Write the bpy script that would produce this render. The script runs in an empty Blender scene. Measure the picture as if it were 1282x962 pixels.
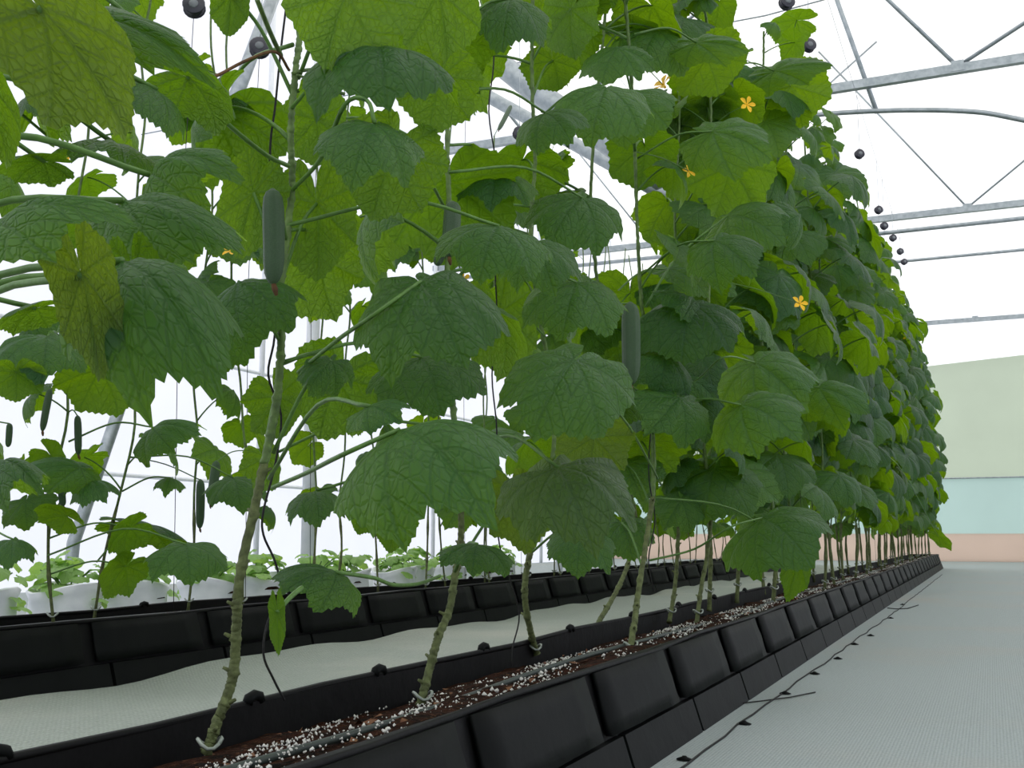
import bpy, math, random
from mathutils import Vector, Matrix, Quaternion
from math import sin, cos, pi, radians

S = bpy.context.scene
COL = S.collection
R = random.Random(7)

# ------------------------------------------------------------------ camera
F, PCX, PCY = 1350.0, 641.0, 481.0
H = 0.45
VPX, VPY = 1240.0, 672.0                       # where the rows meet
_y = Vector((VPX - PCX, -(VPY - PCY), F)).normalized()
_p = math.atan2(VPY - PCY, F)
_z = Vector((0, cos(_p), sin(_p)))
_z = (_z - _y * _y.dot(_z)).normalized()
def _lh(v): return Vector((v[0], v[1], -v[2]))
_x = _lh(_lh(_y).cross(_lh(_z)))
cam_d = bpy.data.cameras.new('camera'); cam = bpy.data.objects.new('camera', cam_d); COL.objects.link(cam)
cam_d.sensor_width = 36; cam_d.lens = F / 1282 * 36; cam_d.clip_start = 0.02; cam_d.clip_end = 500
cr = Vector((_x[0], _y[0], _z[0])); cu = Vector((_x[1], _y[1], _z[1])); cf = Vector((_x[2], _y[2], _z[2]))
cam.matrix_world = Matrix(((cr[0], cu[0], -cf[0], 0), (cr[1], cu[1], -cf[1], 0), (cr[2], cu[2], -cf[2], H), (0, 0, 0, 1)))
S.camera = cam
CAMP = Vector((0, 0, H))

# ------------------------------------------------------------------ sky + exposure
W = bpy.data.worlds.new('sky'); S.world = W; W.use_nodes = True
nt = W.node_tree; nt.nodes.clear()
wo = nt.nodes.new('ShaderNodeOutputWorld'); bg = nt.nodes.new('ShaderNodeBackground')
tc = nt.nodes.new('ShaderNodeTexCoord'); sx = nt.nodes.new('ShaderNodeSeparateXYZ'); rmp = nt.nodes.new('ShaderNodeValToRGB')
nt.links.new(tc.outputs['Generated'], sx.inputs[0]); nt.links.new(sx.outputs['Z'], rmp.inputs[0])
nt.links.new(rmp.outputs[0], bg.inputs[0]); nt.links.new(bg.outputs[0], wo.inputs[0])
rmp.color_ramp.elements[0].position = 0.0; rmp.color_ramp.elements[0].color = (0.80, 0.83, 0.90, 1)
rmp.color_ramp.elements[1].position = 0.45; rmp.color_ramp.elements[1].color = (1.0, 1.0, 1.0, 1)
bg.inputs[1].default_value = 1.55
S.view_settings.view_transform = 'Standard'; S.view_settings.look = 'None'
S.view_settings.gamma = 1.0; S.view_settings.use_curve_mapping = False
S.view_settings.exposure = 0.0

# ------------------------------------------------------------------ measuring helpers (pixel of the photograph -> point on a plane of the greenhouse)
def ray(px, py):
    d = Vector((px - PCX, -(py - PCY), F))
    return Vector((d.dot(_x), d.dot(_y), d.dot(_z)))
def atX(px, py, X):
    r = ray(px, py); t = X / r[0]; return CAMP + r * t
def atZ(px, py, Z):
    r = ray(px, py); t = (Z - H) / r[2]; return CAMP + r * t
def atY(px, py, Y):
    r = ray(px, py); t = Y / r[1]; return CAMP + r * t
def ppm(p):                                     # pixels per metre at a point
    return F / (p - CAMP).dot(cf)

# ------------------------------------------------------------------ object helpers
class MB:
    def __init__(s): s.v = []; s.f = []; s.uv = None
    def add(s, vs, fs):
        o = len(s.v); s.v += [tuple(v) for v in vs]; s.f += [tuple(i + o for i in f) for f in fs]
    def box(s, a, b):
        x0, y0, z0 = a; x1, y1, z1 = b
        s.add([(x0,y0,z0),(x1,y0,z0),(x1,y1,z0),(x0,y1,z0),(x0,y0,z1),(x1,y0,z1),(x1,y1,z1),(x0,y1,z1)],
              [(0,3,2,1),(4,5,6,7),(0,1,5,4),(1,2,6,5),(2,3,7,6),(3,0,4,7)])
    def tube(s, pts, rad, n=6, caps=True):
        pts = [Vector(p) for p in pts]
        if not hasattr(rad, '__len__'): rad = [rad] * len(pts)
        vs = []; fs = []; up = None
        for i, p in enumerate(pts):
            t = (pts[min(i + 1, len(pts) - 1)] - pts[max(i - 1, 0)])
            if t.length < 1e-9: t = Vector((0, 0, 1))
            t.normalize()
            if up is None:
                up = t.orthogonal().normalized()
            up = (up - t * up.dot(t)); up = up.normalized() if up.length > 1e-6 else t.orthogonal().normalized()
            w = t.cross(up)
            for k in range(n):
                a = 2 * pi * k / n
                vs.append(p + (up * cos(a) + w * sin(a)) * rad[i])
        m = len(pts)
        for i in range(m - 1):
            for k in range(n):
                fs.append((i*n+k, i*n+(k+1)%n, (i+1)*n+(k+1)%n, (i+1)*n+k))
        if caps:
            fs.append(tuple(range(n - 1, -1, -1))); fs.append(tuple((m-1)*n + k for k in range(n)))
        s.add(vs, fs)
    def lathe(s, prof, c=(0,0,0), n=12):
        vs = []; fs = []
        for r_, z in prof:
            for k in range(n):
                a = 2*pi*k/n; vs.append((c[0]+r_*cos(a), c[1]+r_*sin(a), c[2]+z))
        m = len(prof)
        for i in range(m-1):
            for k in range(n):
                fs.append((i*n+k, i*n+(k+1)%n, (i+1)*n+(k+1)%n, (i+1)*n+k))
        fs.append(tuple(range(n-1,-1,-1))); fs.append(tuple((m-1)*n+k for k in range(n)))
        s.add(vs, fs)
    def mesh(s, name, mat, smooth=True):
        me = bpy.data.meshes.new(name); me.from_pydata(s.v, [], s.f)
        if smooth: me.polygons.foreach_set('use_smooth', [True] * len(me.polygons))
        if s.uv:
            ul = me.uv_layers.new(name='flat')
            for l in me.loops: ul.data[l.index].uv = s.uv[l.vertex_index]
        if mat: me.materials.append(mat)
        me.update(); return me
    def obj(s, name, mat, parent=None, smooth=True):
        return link(name, s.mesh(name, mat, smooth), parent)

def spline(pts, n):
    pts = [Vector(p) for p in pts]; out = []
    P = [pts[0] * 2 - pts[1]] + pts + [pts[-1] * 2 - pts[-2]]
    for i in range(1, len(P) - 2):
        for j in range(n):
            u = j / n; a, b_, c, d = P[i-1], P[i], P[i+1], P[i+2]
            out.append(.5 * ((2*b_) + (c - a)*u + (2*a - 5*b_ + 4*c - d)*u*u + (3*b_ - a - 3*c + d)*u**3))
    out.append(pts[-1]); return out

def link(name, me, parent=None):
    """link a mesh whose coordinates are in world space (or local to an unrotated parent Empty, shifted)"""
    o = bpy.data.objects.new(name, me); COL.objects.link(o)
    if parent is not None:
        o.parent = parent; o.matrix_parent_inverse = WORLD.get(parent.name, Matrix()).inverted()
    return o
WORLD = {}
def thing(name, label, cat, loc=(0, 0, 0), group=None):
    o = bpy.data.objects.new(name, None); COL.objects.link(o); o.location = loc; o.empty_display_size = 0.05
    WORLD[o.name] = Matrix.Translation(Vector(loc))
    tag(o, label, cat, group); return o
def tag(o, label, cat, group=None):
    o['label'] = label; o['category'] = cat
    if group: o['group'] = group
    return o
def structure(o): o['kind'] = 'structure'; return o

# ------------------------------------------------------------------ materials
def nodes(name):
    m = bpy.data.materials.new(name); m.use_nodes = True; t = m.node_tree
    b = t.nodes.get('Principled BSDF'); return m, t, b, t.nodes.get('Material Output')
def N(t, kind, **kw):
    n = t.nodes.new(kind)
    for k, v in kw.items(): setattr(n, k, v)
    return n
def M(t, op, a, b=None, c=None):
    n = t.nodes.new('ShaderNodeMath'); n.operation = op
    for i, v in enumerate((a, b, c)):
        if v is None: continue
        if isinstance(v, (int, float)): n.inputs[i].default_value = v
        else: t.links.new(v, n.inputs[i])
    return n.outputs[0]
def mixc(t, fac, a, b):
    n = t.nodes.new('ShaderNodeMix'); n.data_type = 'RGBA'
    for i, v in ((0, fac), (6, a), (7, b)):
        if isinstance(v, (int, float)): n.inputs[i].default_value = v
        elif isinstance(v, tuple): n.inputs[i].default_value = (*v, 1)
        else: t.links.new(v, n.inputs[i])
    return n.outputs[2]
def noise(t, scale, detail=4, coord='Object', rough=.55):
    c = N(t, 'ShaderNodeTexCoord'); n = N(t, 'ShaderNodeTexNoise')
    n.inputs['Scale'].default_value = scale; n.inputs['Detail'].default_value = detail; n.inputs['Roughness'].default_value = rough
    t.links.new(c.outputs[coord], n.inputs['Vector']); return n.outputs['Fac'], c
def ramp(t, fac, lo, hi):
    n = N(t, 'ShaderNodeMapRange'); t.links.new(fac, n.inputs[0]); n.inputs[1].default_value = lo; n.inputs[2].default_value = hi
    return n.outputs[0]
def bump(t, b, h, strength=.3, dist=.01):
    n = N(t, 'ShaderNodeBump'); n.inputs['Strength'].default_value = strength; n.inputs['Distance'].default_value = dist
    t.links.new(h, n.inputs['Height']); t.links.new(n.outputs[0], b.inputs['Normal']); return n.outputs[0]
def plain(name, c1, c2=None, rough=.6, spec=.4, scale=8, bs=.15, metal=0.0, lo=.35, hi=.65):
    m, t, b, o = nodes(name)
    b.inputs['Roughness'].default_value = rough; b.inputs['Specular IOR Level'].default_value = spec; b.inputs['Metallic'].default_value = metal
    f, _ = noise(t, scale)
    t.links.new(mixc(t, ramp(t, f, lo, hi), c1, c2 or tuple(x * .8 for x in c1)), b.inputs['Base Color'])
    if bs: bump(t, b, f, bs)
    return m

def leaf_material(name, top, under, glow, pucker=1.0, vein=1.0):
    m, t, b, out = nodes(name)
    uv = N(t, 'ShaderNodeUVMap', uv_map='flat'); sep = N(t, 'ShaderNodeSeparateXYZ'); t.links.new(uv.outputs[0], sep.inputs[0])
    x = M(t, 'ABSOLUTE', M(t, 'MULTIPLY', M(t, 'SUBTRACT', sep.outputs[0], .5), 2)); y = M(t, 'MULTIPLY', M(t, 'SUBTRACT', sep.outputs[1], .5), 2)
    prim = None; sec = None; best = None
    for deg in (0, 52, 102, 143):
        sa, ca = sin(radians(deg)), cos(radians(deg))
        along = M(t, 'ADD', M(t, 'MULTIPLY', x, sa), M(t, 'MULTIPLY', y, ca))
        perp = M(t, 'ABSOLUTE', M(t, 'SUBTRACT', M(t, 'MULTIPLY', x, ca), M(t, 'MULTIPLY', y, sa)))
        d = M(t, 'ADD', perp, M(t, 'MULTIPLY', M(t, 'LESS_THAN', along, 0.0), 9))
        s = M(t, 'ABSOLUTE', M(t, 'SUBTRACT', M(t, 'FRACT', M(t, 'MULTIPLY', M(t, 'SUBTRACT', along, M(t, 'MULTIPLY', perp, .85)), 5.5)), .5))
        if prim is None: prim, sec = d, s
        else:
            pick = M(t, 'LESS_THAN', d, prim)
            sec = M(t, 'ADD', M(t, 'MULTIPLY', s, pick), M(t, 'MULTIPLY', sec, M(t, 'SUBTRACT', 1.0, pick)))
            prim = M(t, 'MINIMUM', prim, d)
    pv = N(t, 'ShaderNodeMapRange', interpolation_type='SMOOTHSTEP'); t.links.new(prim, pv.inputs[0])
    pv.inputs[1].default_value = .006; pv.inputs[2].default_value = .03; pv.inputs[3].default_value = 1; pv.inputs[4].default_value = 0
    sv = N(t, 'ShaderNodeMapRange', interpolation_type='SMOOTHSTEP'); t.links.new(sec, sv.inputs[0])
    sv.inputs[1].default_value = .02; sv.inputs[2].default_value = .12; sv.inputs[3].default_value = .75; sv.inputs[4].default_value = 0
    veins = M(t, 'MAXIMUM', pv.outputs[0], sv.outputs[0])
    vo = N(t, 'ShaderNodeTexVoronoi', feature='DISTANCE_TO_EDGE'); vo.inputs['Scale'].default_value = 25
    t.links.new(uv.outputs[0], vo.inputs['Vector'])
    cell = ramp(t, vo.outputs[0], 0.0, .16)
    nz = N(t, 'ShaderNodeTexNoise'); nz.inputs['Scale'].default_value = 5; nz.inputs['Detail'].default_value = 3; t.links.new(uv.outputs[0], nz.inputs['Vector'])
    oi = N(t, 'ShaderNodeObjectInfo')
    rnd = oi.outputs['Random']
    tone = M(t, 'ADD', M(t, 'MULTIPLY', rnd, .7), M(t, 'MULTIPLY', nz.outputs[0], .45))
    ctop = mixc(t, tone, tuple(c * .75 for c in top), tuple(c * 1.3 for c in top))
    ctop = mixc(t, M(t, 'MULTIPLY', veins, .30 * vein), ctop, tuple(c * .72 for c in top))
    cun = mixc(t, tone, tuple(c * .8 for c in under), tuple(c * 1.2 for c in under))
    cgl = mixc(t, tone, (glow[0] * .72, glow[1] * .82, glow[2]), (glow[0] * 1.25, glow[1] * 1.12, glow[2]))
    cgl = mixc(t, M(t, 'MULTIPLY', veins, .36 * vein), cgl, (glow[0] * .40, glow[1] * .5, glow[2] * .8))
    cgl = mixc(t, M(t, 'MULTIPLY', M(t, 'SUBTRACT', 1.0, cell), .22), cgl, (glow[0] * .5, glow[1] * .6, glow[2] * .8))
    geo = N(t, 'ShaderNodeNewGeometry')
    t.links.new(mixc(t, geo.outputs['Backfacing'], ctop, cun), b.inputs['Base Color'])
    b.inputs['Roughness'].default_value = .42; b.inputs['Specular IOR Level'].default_value = .34
    hgt = M(t, 'SUBTRACT', M(t, 'MULTIPLY', cell, .5), M(t, 'MULTIPLY', veins, .9))
    nrm = bump(t, b, hgt, .5 * pucker, .006)
    tr = N(t, 'ShaderNodeBsdfTranslucent'); t.links.new(cgl, tr.inputs[0]); t.links.new(nrm, tr.inputs[1])
    mx = N(t, 'ShaderNodeMixShader'); mx.inputs[0].default_value = .45
    t.links.new(b.outputs[0], mx.inputs[1]); t.links.new(tr.outputs[0], mx.inputs[2]); t.links.new(mx.outputs[0], out.inputs[0])
    return m

MAT = {}
MAT['leaf'] = leaf_material('cucumber_leaf', (.026, .092, .027), (.068, .155, .015), (.25, .47, .005))
MAT['old_leaf'] = leaf_material('aged_cucumber_leaf', (.050, .108, .042), (.08, .14, .025), (.24, .39, .010))
MAT['lettuce'] = leaf_material('pale_leaf', (.30, .48, .16), (.30, .45, .16), (.45, .75, .12), .5)
MAT['stem'] = plain('vine_stem', (.15, .24, .06), (.08, .13, .04), .55, .35, 60, .4)
MAT['woody'] = plain('old_stem', (.14, .17, .06), (.07, .085, .03), .7, .3, 70, .6)
MAT['petiole'] = plain('petiole', (.11, .23, .04), (.075, .16, .03), .45, .4, 50, .2)
MAT['fruit'] = plain('cucumber_skin', (.060, .125, .045), (.026, .065, .022), .42, .45, 70, .5)
MAT['flower'] = plain('petal_yellow', (.95, .60, .015), (.85, .45, .01), .5, .3, 40, 0)
MAT['brown'] = plain('withered', (.16, .08, .03), (.09, .05, .025), .8, .2, 60, .2)
MAT['plastic'] = plain('black_plastic', (.0048, .0058, .0054), (.003, .0038, .0035), .6, .12, 9, .25)
MAT['plastic2'] = plain('black_liner', (.006, .006, .006), (.004, .004, .004), .6, .18, 14, .3)
MAT['metal'] = plain('galvanised_steel', (.42, .46, .47), (.30, .34, .35), .42, .5, 20, .05, .65)
MAT['paint'] = plain('white_paint', (.80, .82, .83), (.72, .75, .77), .5, .4, 10, .05)
MAT['twine'] = plain('dark_twine', (.035, .035, .03), (.02, .02, .02), .8, .2, 200, 0)
MAT['spool'] = plain('spool_plastic', (.030, .030, .042), (.018, .018, .026), .35, .5, 30, 0)
MAT['hub'] = plain('spool_hub', (.20, .22, .22), (.14, .15, .16), .5, .4, 30, 0)
MAT['perlite'] = plain('perlite', (.80, .80, .74), (.62, .60, .54), .8, .2, 120, .2)
MAT['hose'] = plain('drip_hose', (.045, .060, .050), (.03, .04, .034), .5, .35, 30, .1)
MAT['bag'] = plain('white_bag', (.86, .87, .90), (.74, .76, .80), .45, .4, 9, .3)
MAT['clip'] = plain('clear_clip', (.34, .38, .32), (.24, .28, .24), .25, .5, 30, .1)
MAT['debris'] = plain('dry_leaf', (.20, .10, .045), (.10, .035, .018), .8, .2, 40, .3)

m, t, b, o = nodes('potting_soil')
f1, c = noise(t, 26, 6); f2, _ = noise(t, 120, 4)
cc = mixc(t, ramp(t, f1, .38, .62), (.007, .005, .003), (.045, .014, .006))
cc = mixc(t, ramp(t, f2, .56, .66), cc, (.11, .05, .025)); t.links.new(cc, b.inputs['Base Color'])
b.inputs['Roughness'].default_value = .95; b.inputs['Specular IOR Level'].default_value = .08; bump(t, b, f2, 1.0, .02); MAT['soil'] = m

def film(name, col, fac, rough_noise=None):
    m, t, b, out = nodes(name); t.nodes.remove(b)
    tp = N(t, 'ShaderNodeBsdfTransparent'); tl = N(t, 'ShaderNodeBsdfTranslucent'); df = N(t, 'ShaderNodeBsdfDiffuse')
    f, _ = noise(t, 1.2, 3)
    c = mixc(t, ramp(t, f, .3, .7), col, tuple(x * .96 for x in col))
    t.links.new(c, tl.inputs[0]); t.links.new(c, df.inputs[0]); t.links.new(c, tp.inputs[0])
    a = N(t, 'ShaderNodeMixShader'); a.inputs[0].default_value = .35; t.links.new(tl.outputs[0], a.inputs[1]); t.links.new(df.outputs[0], a.inputs[2])
    x = N(t, 'ShaderNodeMixShader'); x.inputs[0].default_value = fac
    t.links.new(tp.outputs[0], x.inputs[1]); t.links.new(a.outputs[0], x.inputs[2]); t.links.new(x.outputs[0], out.inputs[0])
    return m
MAT['roof'] = film('roof_film', (.98, .98, .98), .25)
MAT['sidefilm'] = film('side_film', (.84, .85, .90), .80)
MAT['net_green'] = film('pale_green_net', (.70, .75, .65), .84)
MAT['net_blue'] = film('blue_green_sheet', (.66, .77, .73), .90)
MAT['skirt'] = film('earth_stained_sheet', (.76, .66, .58), .95)

def woven(name, c1, c2, stain, sc, bs=.5):
    m, t, b, o = nodes(name)
    co = N(t, 'ShaderNodeTexCoord'); h = []
    for ax in ('X', 'Y'):
        w = N(t, 'ShaderNodeTexWave', wave_type='BANDS', bands_direction=ax); w.inputs['Scale'].default_value = sc; w.inputs['Distortion'].default_value = .6
        w.inputs['Detail'].default_value = 1; t.links.new(co.outputs['Object'], w.inputs[0]); h.append(w.outputs['Fac'])
    hh = M(t, 'MULTIPLY', h[0], h[1])
    f, _ = noise(t, .8, 5); g, _ = noise(t, 140, 3)
    cc = mixc(t, hh, c1, c2); cc = mixc(t, M(t, 'MULTIPLY', ramp(t, f, .5, .72), .55), cc, stain)
    cc = mixc(t, M(t, 'MULTIPLY', ramp(t, g, .42, .7), .34), cc, tuple(x * .55 for x in c1))
    t.links.new(cc, b.inputs['Base Color']); b.inputs['Roughness'].default_value = .8; b.inputs['Specular IOR Level'].default_value = .25
    bump(t, b, M(t, 'ADD', hh, M(t, 'MULTIPLY', g, .7)), bs, .004); return m
MAT['floor'] = woven('ground_fabric', (.33, .375, .36), (.375, .415, .40), (.41, .37, .31), 44, .35)
MAT['cloth'] = woven('white_woven_cloth', (.32, .36, .31), (.43, .47, .41), (.56, .55, .47), 22, .8)

# ------------------------------------------------------------------ structure: floor, film house, end wall
XL, XR, Y0, Y1, EAVE = -7.2, 4.6, -2.5, 21.4, 7.4
b = MB(); b.box((XL, Y0, -.05), (XR, Y1, 0)); structure(b.obj('floor', MAT['floor'], smooth=False))
def roof_z(x): return EAVE + 1.9 * (1 - ((x + 1.3) / 5.9) ** 2)
b = MB(); n = 24; vs = []; fs = []
for i in range(n + 1):
    x = XL + (XR - XL) * i / n; vs += [(x, Y0, roof_z(x)), (x, Y1, roof_z(x))]
for i in range(n): fs.append((2*i, 2*i+1, 2*i+3, 2*i+2))
b.add(vs, fs); structure(b.obj('ceiling', MAT['roof']))
def sheet(name, pts, mat): b = MB(); b.add(pts, [(0, 1, 2, 3)]); return structure(b.obj(name, mat, smooth=False))
sheet('wall_left', [(XL, Y0, 0), (XL, Y1, 0), (XL, Y1, EAVE), (XL, Y0, EAVE)], MAT['sidefilm'])
sheet('wall_right', [(XR, Y0, 0), (XR, Y1, 0), (XR, Y1, EAVE), (XR, Y0, EAVE)], MAT['sidefilm'])
sheet('wall_front', [(XL, Y0, 0), (XR, Y0, 0), (XR, Y0, EAVE), (XL, Y0, EAVE)], MAT['sidefilm'])
b = MB(); vs = []; fs = []
for i in range(n + 1):
    x = XL + (XR - XL) * i / n; vs += [(x, Y1, 3.5), (x, Y1, roof_z(x))]
for i in range(n): fs.append((2*i, 2*i+2, 2*i+3, 2*i+1))
b.add(vs, fs); structure(b.obj('wall_back', MAT['roof']))
def strip(name, z0, z1a, z1b, mat, y):
    b = MB(); vs = []; fs = []; k = 30
    for i in range(k + 1):
        x = XL + (XR - XL) * i / k; zt = z1a + (z1b - z1a) * i / k
        for yy in (y, y + .012): vs += [(x, yy, z0), (x, yy, zt)]
    for i in range(k):
        p = 4 * i; q = p + 4
        fs += [(p, q, q+1, p+1), (p+2, p+3, q+3, q+2), (p+1, q+1, q+3, p+3), (p, p+2, q+2, q)]
    b.add(vs, fs); return structure(b.obj(name, mat, smooth=False))
strip('trim_1', 1.5, 3.2, 3.95, MAT['net_green'], 21.33)
strip('trim_2', .5, 1.5, 1.5, MAT['net_blue'], 21.33)
strip('trim_3', 0, .5, .5, MAT['skirt'], 21.31)
b = MB(); b.box((XL, 21.28, 1.49), (XR, 21.31, 1.515)); structure(b.obj('trim_4', MAT['metal']))

# ------------------------------------------------------------------ trusses (each truss one thing with chord, struts)
def truss(Y, label):
    T = thing('roof_truss', label, 'truss', (0, Y, 4.3), 'roof trusses')
    b = MB(); b.box((XL, Y - .03, 4.27), (XR, Y + .03, 4.345)); b.obj('bottom_chord', MAT['metal'], T, False)
    for k in range(-1, 2):
        x = -.03 + k * 3.9
        dl, dr = (.74, 1.86) if Y < 12 else (.72, 1.31)
        for dx, dz in ((-1.0, 1 / dl), (1.0, 1 / dr)):
            zt = 6.6; t_ = (zt - 4.33) / dz if dx < 0 else min((zt - 4.33) / dz, 3.4)
            if Y > 20 or not (XL < x + dx * t_ < XR): t_ = min(t_, 1.2)
            if Y < 20:
                b = MB(); b.tube([(x, Y, 4.33), (x + dx * t_, Y, 4.33 + dz * t_)], .012 if Y > 12 else .017, 6); b.obj('strut', MAT['metal'], T)
        b = MB(); b.box((x - .05, Y - .036, 4.28), (x + .05, Y + .036, 4.37)); b.obj('gusset', MAT['metal'], T, False)
for Y, w in ((5.1, 'galvanised roof truss nearest the camera, mostly behind leaves'), (9.3, 'galvanised roof truss with thick bottom beam and v struts at upper right'),
             (13.55, 'second galvanised roof truss in view at the right, double beam'), (20.75, 'last thin roof truss in front of the green end wall')):
    truss(Y, w)
def pipe(name, pts, r, label, cat='pipe', mat='metal', group=None):
    b = MB(); b.tube(spline([Vector(q) for q in pts], 5) if 'curved' in name else pts, r, 8); return tag(b.obj(name, MAT[mat]), label, cat, group)
pipe('cross_pipe', [(XL, 14.15, 4.29), (XR, 14.15, 4.29)], .028, 'slim steel cross pipe just behind the second truss beam')
pipe('cross_pipe', [(XL, 15.8, 4.3), (XR, 15.8, 4.3)], .022, 'thin steel cross pipe lying between second and last trusses')
pipe('curved_pipe', [(-3.2, 9.34, 3.95), (-2.1, 9.34, 4.09), (-1.4, 9.34, 4.12), (-.69, 9.34, 4.065), (.0, 9.34, 3.95), (.44, 9.34, 3.80), (1.5, 9.34, 3.35), (2.5, 9.34, 2.8), (3.6, 9.34, 2.0)], .022, 'blue grey curved steel pipe sagging below the thick truss beam')
pipe('hanger_rod', [(-1.15, 9.38, 5.9), (-.967, 9.38, 5.117), (-.688, 9.38, 4.064)], .020, 'steel hanger rod crossing the thick truss beam', 'rod')
pipe('sag_wire', [(XL, 7.6, 4.25), (-1.3, 7.6, 4.25), (XR, 7.6, 4.75)], .006, 'thin wire running across above the upper right truss', 'wire')
pipe('roof_brace', [atY(520, 58, 8), atY(581, 104, 8), atY(769, 208, 8), atY(840, 250, 8)], .055, 'grey roof brace slanting down behind middle leaves', 'brace')
pipe('roof_brace', [atY(560, 20, 7), atY(601, 60, 7), atY(655, 103, 7), atY(770, 185, 7), atY(830, 225, 7)], .085, 'wide grey roof brace slanting above the slimmer one', 'brace')
pipe('roof_brace', [atX(348, -20, -4.2), atX(318, 60, -4.2), atX(275, 175, -4.2)], .045, 'pale round brace slanting behind the leftmost tall stem', 'brace')
for k, (px, X, r) in enumerate(((385, -4.6, .05), (700, -4.6, .04))):
    p = atX(px, 690, X)
    pipe('support_post', [(X, p.y, 0), (X, p.y, 4.27)], r, ('white round post behind the second bed, left of the picture middle', 'white round post farther back behind the second bed')[k], 'post', 'paint')
pipe('slanted_strut', [Vector((-4.6, atX(86, 700, -4.6).y, 0)), atX(92, 680, -4.6), atX(150, 510, -4.6), atX(215, 330, -4.6)], .035, 'slanted grey strut behind the second bed at far left', 'strut')
for zz, w in ((1.0, 'lower'), (2.2, 'upper')):
    pipe('wall_rail', [(XL + .05, Y0, zz), (XL + .05, Y1, zz)], .02, w + ' steel rail along the white left film wall', 'rail', 'paint')
for k in range(6):
    y = 1.5 + 4.0 * k
    pipe('wall_post', [(XL + .06, y, 0), (XL + .06, y, EAVE)], .03, ('first', 'second', 'third', 'fourth', 'fifth', 'sixth')[k] + ' steel upright of the left film wall counted from the front', 'post', 'paint', 'left wall uprights')

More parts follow.
